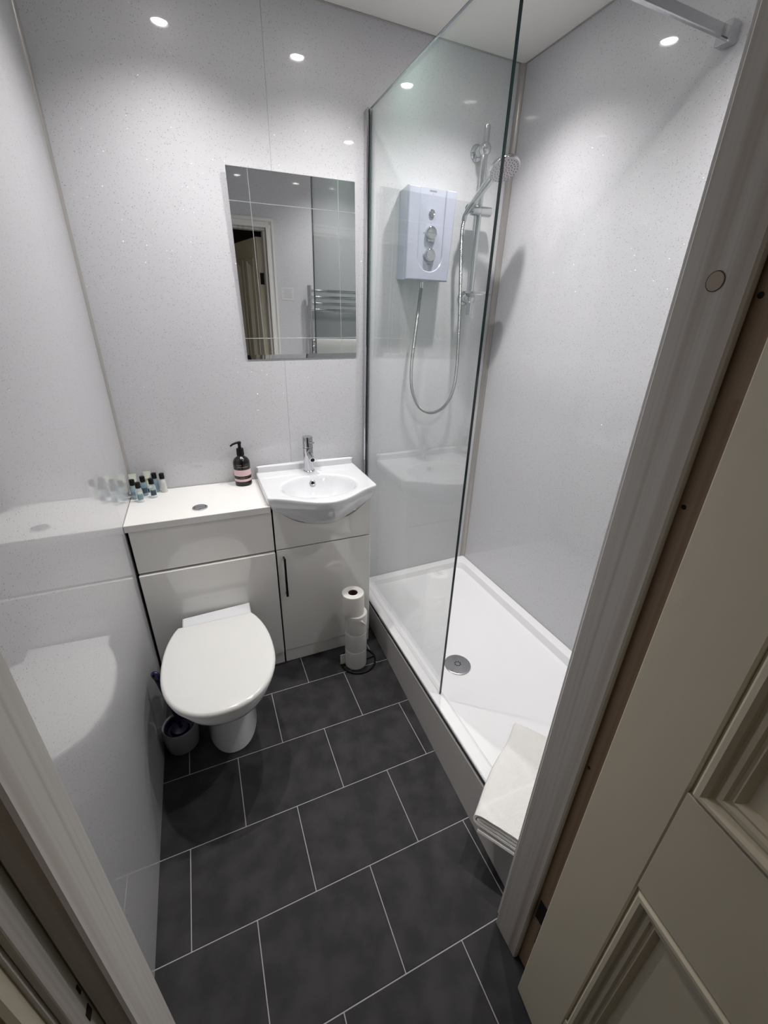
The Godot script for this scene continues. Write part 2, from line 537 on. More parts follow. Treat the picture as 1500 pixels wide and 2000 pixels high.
func door_way() -> void:
	var top := 1.935
	var hall := 1.602
	# right jamb (hinge side): lining, stop, rebate; left jamb likewise; head
	var jr := struct("trim_5", "whitewashed wooden door jamb on the hinge side, with an oval knot")
	put("stop", bx(Vector3(0.850, 0, FW), Vector3(0.865, top, 1.566), 0.003), M.wood, jr)
	put("lining", bx(Vector3(0.865, 0, FW), Vector3(0.8718, top + 0.03, hall), 0.001), M.raw_wood, jr)
	var k := lath([[0.0005, 0.0012], [0.0125, 0.0012], [0.0135, 0.0]], 24, Transform3D(Basis(Vector3(0, 0.10, 0.70), Vector3(-1, 0, 0), Vector3(0, -0.75, 0.10)), Vector3(0.850, 1.548, 1.530)), true, false)
	put("knot", k, M.knot, jr)
	put("knot_rim", lath([[0.0134, 0.0005], [0.0141, 0.0005], [0.0141, 0.0001], [0.0134, 0.0001]], 24, Transform3D(Basis(Vector3(0, 0.10, 0.70), Vector3(-1, 0, 0), Vector3(0, -0.75, 0.10)), Vector3(0.850, 1.548, 1.530)), false, false), M.dark, jr)
	for y in [1.534, 1.289, 0.766]:
		put("nail_hole", lath([[0.0005, 0.0006], [0.003, 0.0006], [0.0035, 0.0]], 10, Transform3D(Basis(Vector3(0, 0, 1), Vector3(-1, 0, 0), Vector3(0, -1, 0)), Vector3(0.865, y, 1.5715)), true, false), M.dark, jr)
	put("hinge_leaf", bx(Vector3(0.8638, 0.225, 1.572), Vector3(0.8651, 0.298, 1.596), 0.0004), M.dark, jr)
	var jl := struct("trim_6", "whitewashed wooden door jamb on the latch side")
	put("stop", bx(Vector3(0.0925, 0, FW), Vector3(0.119, top, 1.566), 0.003), M.wood, jl)
	put("lining", bx(Vector3(0.0852, 0, FW), Vector3(0.0925, top + 0.03, 1.596), 0.001), M.wood, jl)
	put("keep_mark", bx(Vector3(0.0924, 0.772, 1.568), Vector3(0.0934, 0.790, 1.578), 0.0003), M.dark, jl)
	put("keep_mark", bx(Vector3(0.0924, 0.818, 1.5665), Vector3(0.0934, 0.834, 1.570), 0.0003), M.dark, jl)
	var jh := struct("trim_7", "whitewashed wooden head of the door frame")
	put("stop", bx(Vector3(0.093, top, FW), Vector3(0.8648, top + 0.012, 1.566), 0.002), M.wood, jh)
	put("lining", bx(Vector3(0.093, top + 0.012, FW), Vector3(0.8648, top + 0.034, hall), 0.001), M.wood, jh)
	# architrave on the room side, and moulded architrave on the landing side of the latch jamb
	var prof := PackedVector2Array([Vector2(0, 0), Vector2(0, 0.012), Vector2(0.014, 0.012), Vector2(0.016, 0.009), Vector2(0.03, 0.009), Vector2(0.036, 0.016), Vector2(0.05, 0.016), Vector2(0.052, 0)])
	var ar := struct("trim_8", "white moulded architrave around the doorway on the room side")
	var mb := MB.new()
	mb.extrude(prof, 2.001, 0.0, Transform3D(Basis(Vector3.RIGHT, Vector3.FORWARD, Vector3.UP), Vector3(0.869, 0, FW - 0.003)))
	put("architrave_leg", mb, M.paint, ar)
	mb = MB.new()
	mb.extrude(prof, 2.001, 0.0, Transform3D(Basis(Vector3.LEFT, Vector3.FORWARD, Vector3.UP), Vector3(0.088, 0, FW - 0.003)))
	put("architrave_leg", mb, M.paint, ar)
	mb = MB.new()
	mb.extrude(prof, 0.885, 0.0, Transform3D(Basis(Vector3.UP, Vector3.FORWARD, Vector3.RIGHT), Vector3(0.036, 1.951, FW - 0.003)))
	put("architrave_head", mb, M.paint, ar)
	var al := struct("trim_9", "cream moulded architrave on the landing side of the latch jamb")
	mb = MB.new()
	mb.extrude(PackedVector2Array([Vector2(0, 0), Vector2(0, 0.016), Vector2(0.004, 0.02), Vector2(0.018, 0.02), Vector2(0.022, 0.014), Vector2(0.03, 0.014), Vector2(0.034, 0.024), Vector2(0.05, 0.03), Vector2(0.066, 0.03), Vector2(0.07, 0)]), 1.965, 0.0, Transform3D(Basis(Vector3.LEFT, Vector3.BACK, Vector3.UP), Vector3(0.081, 0, 1.6)))
	put("architrave_leg", mb, M.door, al)
	# the door: framed and panelled leaf, swung out to just past a right angle
	var a := deg_to_rad(-7.0)
	var dir := Vector3(sin(a), 0, cos(a))
	var door := struct("door_1", "cream painted panelled wooden door standing open beside the jamb")
	door.transform = Transform3D(Basis(dir, Vector3.UP, Vector3(-dir.z, 0, dir.x)), Vector3(0.822, 0, 1.612))
	var T := -0.039
	var W := 0.735
	var H := 1.91
	var y0 := 0.006
	var cols := [[0.112, 0.318], [0.418, 0.623]]
	put("stile", bx(Vector3(0, y0, T), Vector3(0.112, H, 0), 0.0025), M.door, door)
	put("stile", bx(Vector3(0.623, y0, T), Vector3(W, H, 0), 0.0025), M.door, door)
	for s in [[y0, 0.222], [0.736, 0.962], [1.795, H]]:
		put("rail", bx(Vector3(0.1123, s[0], T), Vector3(0.6227, s[1], -0.0003), 0.0008), M.door, door)
	for s in [[0.222, 0.736], [0.962, 1.795]]:
		put("muntin", bx(Vector3(0.318, s[0], T), Vector3(0.418, s[1], -0.0004), 0.0008), M.door, door)
		for cI in cols:
			put("panel", bx(Vector3(cI[0] + 0.0002, s[0] + 0.0002, T + 0.008), Vector3(cI[1] - 0.0002, s[1] - 0.0002, -0.016), 0.0005), M.door, door)
			var m := MB.new()
			var rings := []
			for p in [[0.0, -0.016], [0.0, -0.006], [0.003, -0.0065], [0.0045, -0.001], [0.008, 0.003], [0.014, 0.0035], [0.019, 0.0], [0.0205, -0.006], [0.024, -0.007], [0.026, -0.0035], [0.031, -0.004], [0.0335, -0.009], [0.0365, -0.0095], [0.039, -0.007], [0.043, -0.010], [0.046, -0.016]]:
				var e: float = p[0] + 0.0003
				rings.append(PackedVector3Array([Vector3(cI[0] + e, s[0] + e, p[1]), Vector3(cI[1] - e, s[0] + e, p[1]), Vector3(cI[1] - e, s[1] - e, p[1]), Vector3(cI[0] + e, s[1] - e, p[1])]))
			m.loft(rings, false, false)
			put("panel_moulding", m, M.door, door, 30.0)
	for hy in [0.255, 1.66]:
		var hn := lath([[0.0045, 0.0], [0.0045, 0.075]], 12, Transform3D(Basis(), Vector3(-0.008, hy - 0.037, T + 0.004)))
		hn.box(Vector3(-0.006, hy - 0.036, T - 0.0), Vector3(-0.0012, hy + 0.036, -0.008), 0.0004)
		put("hinge", hn, M.dark, door)


func cabinets() -> void:
	var zf := 0.324
	# toilet unit
	var t := thing("toilet_unit", "white gloss boxed-in toilet unit behind the toilet, against the left wall", "cabinet")
	var c := MB.new()
	c.box(Vector3(0.018, 0.0, 0.004), Vector3(0.034, 0.787, zf - 0.019), 0.001)
	c.box(Vector3(0.490, 0.0, 0.004), Vector3(0.506, 0.787, zf - 0.019), 0.001)
	c.box(Vector3(0.034, 0.600, 0.20), Vector3(0.490, 0.618, zf - 0.019), 0.001)
	put("carcass", c, M.carcass, t)
	put("upper_panel", bx(Vector3(0.010, 0.6135, zf - 0.018), Vector3(0.5055, 0.787, zf), 0.0015), M.cab, t)
	put("lower_panel", bx(Vector3(0.010, 0.0725, zf - 0.018), Vector3(0.5055, 0.607, zf + 0.009), 0.002), M.cab, t)
	put("plinth", bx(Vector3(0.010, 0.001, zf - 0.018), Vector3(0.5055, 0.0700, zf - 0.003), 0.001), M.cab, t)
	var w := thing("worktop", "white worktop on the toilet unit, with a chrome flush button", "worktop", Vector3(0, 0.789, 0))
	put("slab", bx(Vector3(0.001, 0.0, 0.003), Vector3(0.5035, 0.027, 0.331), 0.0015), M.worktop, w)
	var b := put("flush_button", lath([[0.0275, 0.0], [0.0275, 0.0035], [0.025, 0.005], [0.022, 0.0045], [0.0215, 0.0025]], 32, Transform3D(Basis(), Vector3(0.252, 0.027, 0.254)), true, true), M.satin, w)
	for s in [-1, 1]:
		var m := MB.new()
		var ring0 := PackedVector3Array()
		var ring1 := PackedVector3Array()
		for k in 13:
			var a := PI * k / 12.0
			var p := Vector3(cos(a) * 0.0205, 0, s * (sin(a) * 0.0205 + 0.0008))
			ring0.append(Vector3(0.252, 0.0295, 0.254) + p)
			ring1.append(Vector3(0.252, 0.0325, 0.254) + p * 0.94)
		m.loft([ring0, ring1])
		put("button_half", m, M.chrome, b)
	# basin unit
	var v := thing("vanity_unit", "white gloss vanity cabinet under the wash basin, with one handled door", "cabinet")
	c = MB.new()
	c.box(Vector3(0.512, 0.0, 0.004), Vector3(0.526, 0.69, zf - 0.019), 0.001)
	c.box(Vector3(0.526, 0.07, 0.004), Vector3(0.914, 0.086, zf - 0.019), 0.001)
	put("carcass", c, M.carcass, v)
	put("side_panel", bx(Vector3(0.914, 0.0, 0.004), Vector3(0.930, 0.79, zf - 0.019), 0.001), M.cab, v)
	# false drawer front, its top edge cut to the basin's belly
	var poly := PackedVector2Array([Vector2(0.512, 0.6135), Vector2(0.930, 0.6135), Vector2(0.930, 0.806)])
	for k in range(16, -1, -1):
		var x := 0.530 + 0.388 * k / 16.0
		var q := clampf(absf(x - 0.726) / 0.205, 0, 1)
		poly.append(Vector2(x, 0.7075 + 0.092 * pow(q, 2.6)))
	poly.append(Vector2(0.512, 0.806))
	var m2 := MB.new()
	m2.extrude(poly, 0.018, 0.0012, Transform3D(Basis(), Vector3(0, 0, zf - 0.018)))
	put("drawer_front", m2, M.cab, v)
	var d := put("cabinet_door", bx(Vector3(0.5125, 0.0725, zf - 0.018), Vector3(0.930, 0.6085, zf + 0.001), 0.0018), M.cab, v)
	var hd := MB.new()
	hd.box(Vector3(0.534, 0.389, zf + 0.022), Vector3(0.544, 0.581, zf + 0.028), 0.002)
	hd.box(Vector3(0.535, 0.391, zf + 0.001), Vector3(0.543, 0.399, zf + 0.024), 0.001)
	hd.box(Vector3(0.535, 0.571, zf + 0.001), Vector3(0.543, 0.579, zf + 0.024), 0.001)
	put("handle", hd, M.dark_metal, d)
	put("plinth", bx(Vector3(0.5125, 0.001, zf - 0.018), Vector3(0.930, 0.0700, zf - 0.003), 0.001), M.cab, v)


func basin_outline(a: float) -> Vector2:
	# plan of the basin seen from its bowl centre, rounded corners, bowed front
	var cx := 0.726
	var cz := 0.225
	var hw := 0.2315
	var lo := 0.0
	var hi := 1.0
	for k in 26:
		var mid := (lo + hi) * 0.5
		var p := Vector2(cx + cos(a) * mid, cz + sin(a) * mid)
		var t := clampf((p.x - cx) / hw, -1, 1)
		var front := 0.332 + 0.108 * pow(0.5 + 0.5 * cos(PI * t), 0.85)
		var inside := p.x > cx - hw and p.x < cx + hw and p.y > 0.004 and p.y < front
		if inside:      # round the four corners
			var r := 0.016
			var dx := absf(p.x - cx) - (hw - r)
			var dz := maxf(p.y - (front - r), (0.004 + r) - p.y)
			if dx > 0 and dz > 0 and dx * dx + dz * dz > r * r:
				inside = false
		if inside:
			lo = mid
		else:
			hi = mid
	return Vector2(cx + cos(a) * lo, cz + sin(a) * lo)


func basin() -> void:
	var t := thing("wash_basin", "white ceramic wash basin with a bowed front, set on the vanity cabinet", "basin")
	var n := 128
	var c := Vector2(0.726, 0.252)
	var outline := []
	for k in n:
		outline.append(basin_outline(TAU * k / n))
	var rings := []
	# bowl: (radius share, height)
	for s in [[0.06, 0.738], [0.25, 0.740], [0.5, 0.752], [0.7, 0.775], [0.85, 0.805], [0.94, 0.830], [0.985, 0.843], [1.03, 0.8475], [1.09, 0.8487]]:
		var ring := PackedVector3Array()
		for k in n:
			var a := TAU * k / n
			var z: float = sin(a) * (0.128 if sin(a) > 0 else 0.132)
			var p: Vector2 = c + Vector2(cos(a) * 0.160, z) * s[0]
			ring.append(Vector3(p.x, s[1], p.y))
		rings.append(ring)
	# deck towards the rim, its rounded edge, the skirt and the belly
	for s in [[0.90, 0.8493, 1.0], [0.965, 0.8500, 1.0], [0.988, 0.8490, 1.0], [0.998, 0.8450, 1.0], [1.0, 0.838, 1.0], [0.997, 0.824, 1.0], [0.985, 0.815, 1.0], [0.955, 0.800, 1.0], [0.90, 0.777, 1.0], [0.82, 0.748, 1.0], [0.70, 0.720, 1.0], [0.52, 0.703, 1.0], [0.3, 0.699, 1.0]]:
		var ring := PackedVector3Array()
		for k in n:
			var o: Vector2 = outline[k]
			var p := Vector2(0.726, 0.19).lerp(o, s[0])
			if s[1] > 0.84:
				p = Vector2(0.726, 0.225).lerp(o, s[0])
			ring.append(Vector3(p.x, s[1], p.y))
		rings.append(ring)
	var mb := MB.new()
	mb.loft(rings)
	put("bowl", mb, M.ceramic, t, 60.0)
	# raised back ledge that returns a little down the right side
	var led := MB.new()
	var path := []
	led.box(Vector3(0.498, 0.842, 0.003), Vector3(0.954, 0.882, 0.024), 0.007)
	put("back_ledge", led, M.ceramic, t)
	var ov := lath([[0.007, 0.0], [0.0125, 0.0], [0.0125, 0.004], [0.0105, 0.005], [0.007, 0.003]], 24, along(Vector3(0.722, 0.817, 0.137), Vector3(0, 0.45, 1)), false, false)
	put("overflow_ring", ov, M.chrome, t)
	put("overflow_hole", lath([[0.0075, 0.0], [0.0075, 0.0025]], 20, along(Vector3(0.722, 0.817, 0.137), Vector3(0, 0.45, 1))), M.black, t)
	put("waste", lath([[0.026, 0.0], [0.024, 0.003], [0.018, 0.0025], [0.001, 0.0045]], 28, Transform3D(Basis(), Vector3(0.726, 0.738, 0.250))), M.chrome, t)
	# tap
	var tp := thing("basin_tap", "tall chrome single-lever tap on the wash basin", "tap", Vector3(0.7265, 0.849, 0.062))
	put("body", lath([[0.026, 0.0], [0.0265, 0.004], [0.023, 0.007], [0.0225, 0.112]], 32), M.chrome, tp)
	put("lever_cap", lath([[0.0222, 0.1135], [0.0228, 0.115], [0.0228, 0.158], [0.0215, 0.161]], 32), M.chrome, tp)
	var sp := MB.new()
	sp.tube([Vector3(0.001, 0.086, 0.014), Vector3(0.002, 0.079, 0.045), Vector3(0.0025, 0.074, 0.062), Vector3(0.0025, 0.072, 0.068)], 0.0125, 20)
	var spn := put("spout", sp, M.chrome, tp)
	put("aerator", lath([[0.0088, 0.0], [0.0088, 0.0015]], 20, along(Vector3(0.0025, 0.0718, 0.0679), Vector3(0, -0.30, 0.95))), M.black, spn)
	var lv := MB.new()
	lv.tube([Vector3(0.004, 0.138, 0.018), Vector3(0.010, 0.141, 0.034), Vector3(0.015, 0.143, 0.048)], [0.0045, 0.004, 0.0035], 12)
	put("lever", lv, M.chrome, tp)


func lid_point(a: float, grow := 0.0) -> Vector2:
	# plan of the seat: full circle at the front, drawn in slightly behind
	var cz := 0.665
	var hw := 0.182 + grow
	var front := 0.230 + grow
	var back := 0.298 + grow
	var x := cos(a)
	var z := sin(a)
	var e := 2.2
	var px := hw * signf(x) * pow(absf(x), 2.0 / e)
	var pz := (front if z > 0 else back) * signf(z) * pow(absf(z), 2.0 / e)
	return Vector2(0.2445 + px, maxf(cz + pz, 0.449 - grow))


func toilet() -> void:
	var t := thing("toilet", "white back-to-wall toilet with its round lid closed", "toilet")
	var n := 72
	# pan: lofted from the foot to the rim
	var rings := []
	for s in [[0.0, 0.092, 0.52, 0.185], [0.006, 0.095, 0.52, 0.189], [0.10, 0.086, 0.515, 0.176], [0.20, 0.084, 0.515, 0.172], [0.245, 0.094, 0.53, 0.196], [0.285, 0.122, 0.56, 0.228], [0.32, 0.146, 0.585, 0.252], [0.352, 0.162, 0.612, 0.260], [0.372, 0.167, 0.645, 0.235], [0.396, 0.166, 0.650, 0.228], [0.4, 0.160, 0.650, 0.222]]:
		var ring := PackedVector3Array()
		for k in n:
			var a := TAU * k / n
			var e: float = 2.2
			var z: float = s[2] + s[3] * signf(sin(a)) * pow(absf(sin(a)), 2.0 / e)
			ring.append(Vector3(0.2475 + s[1] * signf(cos(a)) * pow(absf(cos(a)), 2.0 / e), s[0], maxf(z, 0.3345)))
		rings.append(ring)
	var mb := MB.new()
	mb.loft(rings)
	put("pan", mb, M.ceramic, t, 60.0)
	# seat ring and lid
	for q in [["seat", 0.400, 0.413, -0.004, 0.004], ["lid", 0.415, 0.432, 0.0, 0.009]]:
		rings = []
		var r0: float = q[4]
		for s in [[q[1], -0.005], [q[1] + 0.003, 0.0], [q[2] - r0, 0.0], [q[2] - r0 * 0.3, -r0 * 0.35], [q[2], -r0 * 1.1], [q[2] + (0.002 if q[0] == "lid" else 0.0), -0.05]]:
			var ring := PackedVector3Array()
			for k in n:
				var p := lid_point(TAU * k / n, s[1] + q[3])
				ring.append(Vector3(p.x, s[0], p.y))
			rings.append(ring)
		mb = MB.new()
		mb.loft(rings)
		put(q[0], mb, M.lid, t, 50.0)
	# flat deck that carries the hinges, back to the cabinet
	mb = MB.new()
	mb.extrude(PackedVector2Array([Vector2(0.122, 0.352), Vector2(0.380, 0.3365), Vector2(0.376, 0.50), Vector2(0.122, 0.50)]), 0.030, 0.004, Transform3D(Basis(Vector3.RIGHT, Vector3.BACK, Vector3.UP), Vector3(0, 0.366, 0)))
	put("rear_shelf", mb, M.ceramic, t)
	# brush in its pot beside the pan
	var p := thing("brush_pot", "round grey toilet brush pot on the floor beside the toilet", "brush pot", Vector3(0.066, 0, 0.592))
	put("pot", lath([[0.050, 0.0], [0.056, 0.006], [0.0615, 0.06], [0.062, 0.098], [0.058, 0.106], [0.053, 0.102], [0.051, 0.06], [0.001, 0.055]], 36, Transform3D(), true, false), M.brush_pot, p)
	put("liner", lath([[0.0505, 0.0], [0.052, 0.03], [0.049, 0.034], [0.044, 0.01], [0.001, 0.008]], 32, Transform3D(Basis(), Vector3(0, 0.066, 0)), false, false), M.purple, p)
	var b := thing("toilet_brush", "dark purple toilet brush handle with a hanging hole, leaning in the grey pot", "brush", Vector3(0.066, 0, 0.592))
	mb = MB.new()
	mb.tube([Vector3(0.004, 0.078, 0.0), Vector3(-0.004, 0.16, 0.001), Vector3(-0.016, 0.25, 0.002), Vector3(-0.024, 0.32, 0.003), Vector3(-0.029, 0.350, 0.003)], [0.007, 0.0075, 0.009, 0.011, 0.0105], 14)
	put("handle", mb, M.purple, b)
	mb = MB.new()
	var ringp := []
	for k in 21:
		var a := TAU * k / 20.0
		ringp.append(Vector3(-0.031 + sin(a) * 0.010, 0.362 + cos(a) * 0.013, 0.004 + sin(a) * 0.008))
	mb.tube(ringp, 0.0062, 10, false)
	put("hanging_loop", mb, M.purple, b)
	put("brush_head", lath([[0.010, 0.062], [0.03, 0.064], [0.034, 0.075], [0.028, 0.085], [0.008, 0.09]], 20), M.purple, b)


func shower() -> void:
	# tray
	var t := thing("shower_tray", "white shower tray with a raised rim, along the right wall", "shower tray")
	var x0 := 0.984
	var x1 := RW - 0.001
	var z0 := 0.001
	var z1 := FW - 0.002
	var fl := 0.122
	var rings := []
	# each ring: inset from the outer edge (left, other sides), height at the left and elsewhere
	for s in [[0.002, 0.002, 0.095, 0.095], [0.0, 0.0, 0.100, 0.100], [0.0, 0.0, 0.142, 0.158], [0.004, 0.003, 0.146, 0.161], [0.040, 0.040, 0.146, 0.161], [0.048, 0.046, 0.143, 0.157], [0.062, 0.058, fl + 0.003, fl + 0.004], [0.075, 0.07, fl + 0.001, fl + 0.001]]:
		var ring := PackedVector3Array()
		var xa: float = x0 + s[0]
		var xb: float = x1 - s[1]
		var za: float = z0 + s[1]
		var zb: float = z1 - s[1]
		var r := 0.004 if s[1] < 0.02 else 0.05
		var cs := [[xb - r, za + r, -90.0, s[3]], [xb - r, zb - r, 0.0, s[3]], [xa + r, zb - r, 90.0, s[2]], [xa + r, za + r, 180.0, s[2]]]
		for q in cs:
			for k in 7:
				var a := deg_to_rad(q[2] + 15.0 * k)
				var px: float = q[0] + cos(a) * r
				var pz: float = q[1] + sin(a) * r
				ring.append(Vector3(px, q[3], pz))
		rings.append(ring)
	var mb := MB.new()
	mb.loft(rings, true, false)
	# floor falls towards the waste
	var last: PackedVector3Array = rings[-1]
	var wc := Vector3(1.187, fl - 0.004, 0.739)
	var mid := PackedVector3Array()
	var inn := PackedVector3Array()
	for p in last:
		mid.append(p.lerp(wc, 0.5))
		inn.append(wc + (p - wc).normalized() * 0.05 * Vector3(1, 0, 1))
	mb.loft([last, mid, inn], false, true)
	put("tray", mb, M.tray, t, 35.0)
	var dc := put("drain_cover", lath([[0.050, 0.0], [0.057, 0.002], [0.0575, 0.006], [0.054, 0.0085], [0.001, 0.0105]], 40, Transform3D(Basis(), Vector3(1.187, fl - 0.005, 0.739))), M.satin, t)
	for k in 8:
		var a := TAU * k / 8
		put("drain_hole", lath([[0.0028, 0.0], [0.0028, 0.0008]], 8, Transform3D(Basis(), Vector3(1.187 + cos(a) * 0.012, fl + 0.0050, 0.739 + sin(a) * 0.012))), M.black, dc)
	put("edge_seal", bx(Vector3(0.979, 0.139, 0.335), Vector3(0.9842, 0.147, FW - 0.004), 0.0015), M.satin, t)
	# side panel under the tray: its foot runs out of square
	var p := thing("tray_panel", "grey gloss side panel closing the front of the shower tray, above the floor", "panel")
	mb = MB.new()
	var ra := PackedVector3Array()
	var rb := PackedVector3Array()
	for s in [[0.0, 0.985, 0.922], [0.126, 0.977, 0.974]]:
		for q in [[0.02, s[1]], [FW - 0.003, s[2]]]:
			ra.append(Vector3(q[1], s[0], q[0]))
			rb.append(Vector3(q[1] + 0.005, s[0], q[0]))
	ra = PackedVector3Array([ra[0], ra[1], ra[3], ra[2]])
	rb = PackedVector3Array([rb[0], rb[1], rb[3], rb[2]])
	mb.loft([ra, rb])
	put("board", mb, M.panel, p)
	put("shadow_gap", bx(Vector3(0.982, 0.128, 0.02), Vector3(0.9838, 0.138, FW - 0.004), 0.0003), M.black, p)
	# glass screen
	var g := thing("shower_screen", "frameless clear glass shower screen with a chrome wall channel and support bar", "shower screen")
	put("glass_pane", bx(Vector3(GX - 0.004, 0.147, 0.02), Vector3(GX + 0.004, 2.174, 0.8655), 0.0004), M.glass, g)
	put("front_edge", bx(Vector3(GX - 0.004, 0.147, 0.8656), Vector3(GX + 0.004, 2.174, 0.868), 0.0004), M.edge, g)
	put("top_edge", bx(Vector3(GX - 0.004, 2.1741, 0.04), Vector3(GX + 0.004, 2.1751, 0.868), 0.0003), M.edge, g)
	mb = MB.new()
	mb.box(Vector3(GX - 0.013, 0.147, 0.001), Vector3(GX - 0.0043, 2.178, 0.034), 0.003)
	mb.box(Vector3(GX + 0.0043, 0.147, 0.001), Vector3(GX + 0.012, 2.178, 0.034), 0.003)
	put("wall_channel", mb, M.chrome, g)
	put("channel_seal", bx(Vector3(GX - 0.0055, 0.147, 0.0341), Vector3(GX - 0.0041, 2.174, 0.038), 0.0003), M.black, g)
	mb = MB.new()
	mb.box(Vector3(GX - 0.02, 2.150, 0.842), Vector3(GX - 0.0043, 2.190, 0.872), 0.002)
	mb.box(Vector3(GX + 0.0043, 2.150, 0.842), Vector3(GX + 0.02, 2.190, 0.872), 0.002)
	mb.box(Vector3(GX - 0.02, 2.1752, 0.842), Vector3(GX + 0.02, 2.190, 0.872), 0.002)
	put("glass_clamp", mb, M.chrome, g)
	put("support_bar", bx(Vector3(GX + 0.02, 2.164, 0.846), Vector3(RW - 0.03, 2.189, 0.858), 0.002), M.satin, g)
	put("wall_bracket", bx(Vector3(RW - 0.036, 2.153, 0.832), Vector3(RW - 0.0005, 2.197, 0.870), 0.003), M.chrome, g)
	# electric shower
	var e := thing("shower_unit", "white electric shower heater box with two chrome dials on the back wall", "shower heater", Vector3(0, 0, 0.0005))
	var D := 0.088
	mb = MB.new()
	rings = []
	for s in [[0.0, 0.006], [D * 0.7, 0.002], [D, 0.0], [D + 0.001, 0.0015]]:
		var i: float = s[1]
		rings.append(PackedVector3Array([Vector3(1.158 + i, 1.643 + i, s[0]), Vector3(1.360 - i, 1.643 + i, s[0]), Vector3(1.374 - i, 1.962 - i, s[0]), Vector3(1.158 + i, 1.962 - i, s[0])]))
	mb.loft(rings)
	put("case", mb, M.box, e)
	# raised face with a U-shaped sunken strip for the controls
	var poly := PackedVector2Array([Vector2(1.1595, 1.645), Vector2(1.3585, 1.645), Vector2(1.3720, 1.9605), Vector2(1.326, 1.9605)])
	for k in range(0, 17):
		var a := -PI * k / 16.0
		poly.append(Vector2(1.2665 + cos(a) * 0.0575, 1.735 + sin(a) * 0.0575))
	poly.append(Vector2(1.209, 1.9605))
	poly.append(Vector2(1.1595, 1.9605))
	mb = MB.new()
	mb.extrude(poly, 0.008, 0.0035, Transform3D(Basis(), Vector3(0, 0, D)))
	put("face_plate", mb, M.box, e)
	var bt := put("start_button", lath([[0.0125, 0.0], [0.0125, 0.005], [0.0105, 0.007], [0.0085, 0.005]], 28, along(Vector3(1.266, 1.881, D + 0.001), Vector3.BACK)), M.chrome, e)
	put("button_centre", lath([[0.0045, 0.0], [0.004, 0.002]], 16, along(Vector3(1.266, 1.881, D + 0.006), Vector3.BACK)), M.ink, bt)
	for s in [[1.813, 0.0235], [1.736, 0.0235]]:
		var dl := put("dial", lath([[s[1], 0.0], [s[1], 0.012], [s[1] - 0.002, 0.0155], [s[1] - 0.005, 0.0165], [0.001, 0.0165]], 36, along(Vector3(1.266, s[0], D + 0.001), Vector3.BACK)), M.chrome, e)
		if s[0] > 1.8:
			put("dial_pointer", bx(Vector3(1.2445, s[0] - 0.0012, D + 0.0168), Vector3(1.2875, s[0] + 0.0008, D + 0.0185), 0.0004), M.ink, dl)
			put("dial_tab", bx(Vector3(1.250, s[0] - 0.030, D + 0.001), Vector3(1.282, s[0] - 0.018, D + 0.010), 0.002), M.satin, dl)
		else:
			put("dial_pointer", bx(Vector3(1.246, s[0] - 0.002, D + 0.0168), Vector3(1.262, s[0] + 0.003, D + 0.019), 0.0006), M.satin, dl)
	for q in [["cold", PI * 0.95, PI * 1.3], ["hot", PI * 1.7, PI * 2.05]]:
		mb = MB.new()
		var pts := []
		for k in 9:
			var a: float = lerpf(q[1], q[2], k / 8.0)
			pts.append(Vector3(1.266 + cos(a) * 0.0275, 1.736 + sin(a) * 0.0275, D + 0.0014))
		mb.tube(pts, 0.0013, 6)
		var pm: Material = M.ink
		if q[0] == "hot":
			pm = mat(Color(0.62, 0.36, 0.40), 0.5)
		put("%s_mark" % q[0], mb, pm, e)
	put("badge", bx(Vector3(1.252, 1.9485, D + 0.0006), Vector3(1.2835, 1.9545, D + 0.0014), 0.0002), M.ink, e)
	for q in [[1.2677, 1.942, 0.0018, 0.0015], [1.2365, 1.812, 0.0022, 0.0022], [1.2955, 1.812, 0.0022, 0.0022], [1.266, 1.8455, 0.001, 0.004], [1.266, 1.7035, 0.009, 0.0012]]:
		put("printed_mark", bx(Vector3(q[0] - q[2], q[1] - q[3], D + 0.0006), Vector3(q[0] + q[2], q[1] + q[3], D + 0.0013), 0.0002), M.ink, e)
	put("hose_outlet", lath([[0.0095, 0.0], [0.0095, 0.028]], 16, Transform3D(Basis(), Vector3(1.262, 1.6175, 0.045))), M.chrome, e)
	# riser rail with brackets, slider and soap dish
	var r := thing("riser_rail", "chrome shower riser rail with two wall brackets beside the heater box", "shower rail")
	var RX := 1.507
	var RZ := 0.060
	put("rail", lath([[0.0115, 1.520], [0.0125, 1.522], [0.0125, 2.194], [0.0115, 2.196]], 20, Transform3D(Basis(), Vector3(RX, 0, RZ))), M.chrome, r)
	for y in [2.122, 1.588]:
		mb = MB.new()
		mb.lathe([[0.031, 0.0], [0.031, 0.004], [0.026, 0.010], [0.019, 0.0145], [0.018, 0.050]], 28, along(Vector3(RX, y, 0.0008), Vector3.BACK))
		mb.lathe([[0.018, -0.006], [0.022, -0.002], [0.023, 0.006], [0.021, 0.020], [0.014, 0.026], [0.001, 0.027]], 28, along(Vector3(RX, y, 0.050), Vector3.BACK))
		put("bracket", mb, M.chrome, r)
	mb = MB.new()
	mb.lathe([[0.0165, -0.040], [0.0185, -0.037], [0.0185, 0.0], [0.0178, 0.001], [0.0185, 0.002], [0.0185, 0.052], [0.0165, 0.056]], 28, along(Vector3(RX, 1.916, RZ), Vector3(1, 0, 0.0)))
	mb.tube([Vector3(1.466, 1.916, 0.062), Vector3(1.448, 1.915, 0.078), Vector3(1.440, 1.915, 0.086)], [0.016, 0.017, 0.016], 16)
	put("slider", mb, M.chrome, r)
	mb = MB.new()
	mb.lathe([[0.066, 0.004], [0.070, 0.0], [0.072, 0.003], [0.071, 0.009], [0.067, 0.009], [0.064, 0.005], [0.001, 0.004]], 40, Transform3D(Basis(), Vector3(RX + 0.008, 1.604, 0.092)), true, false, 0.72)
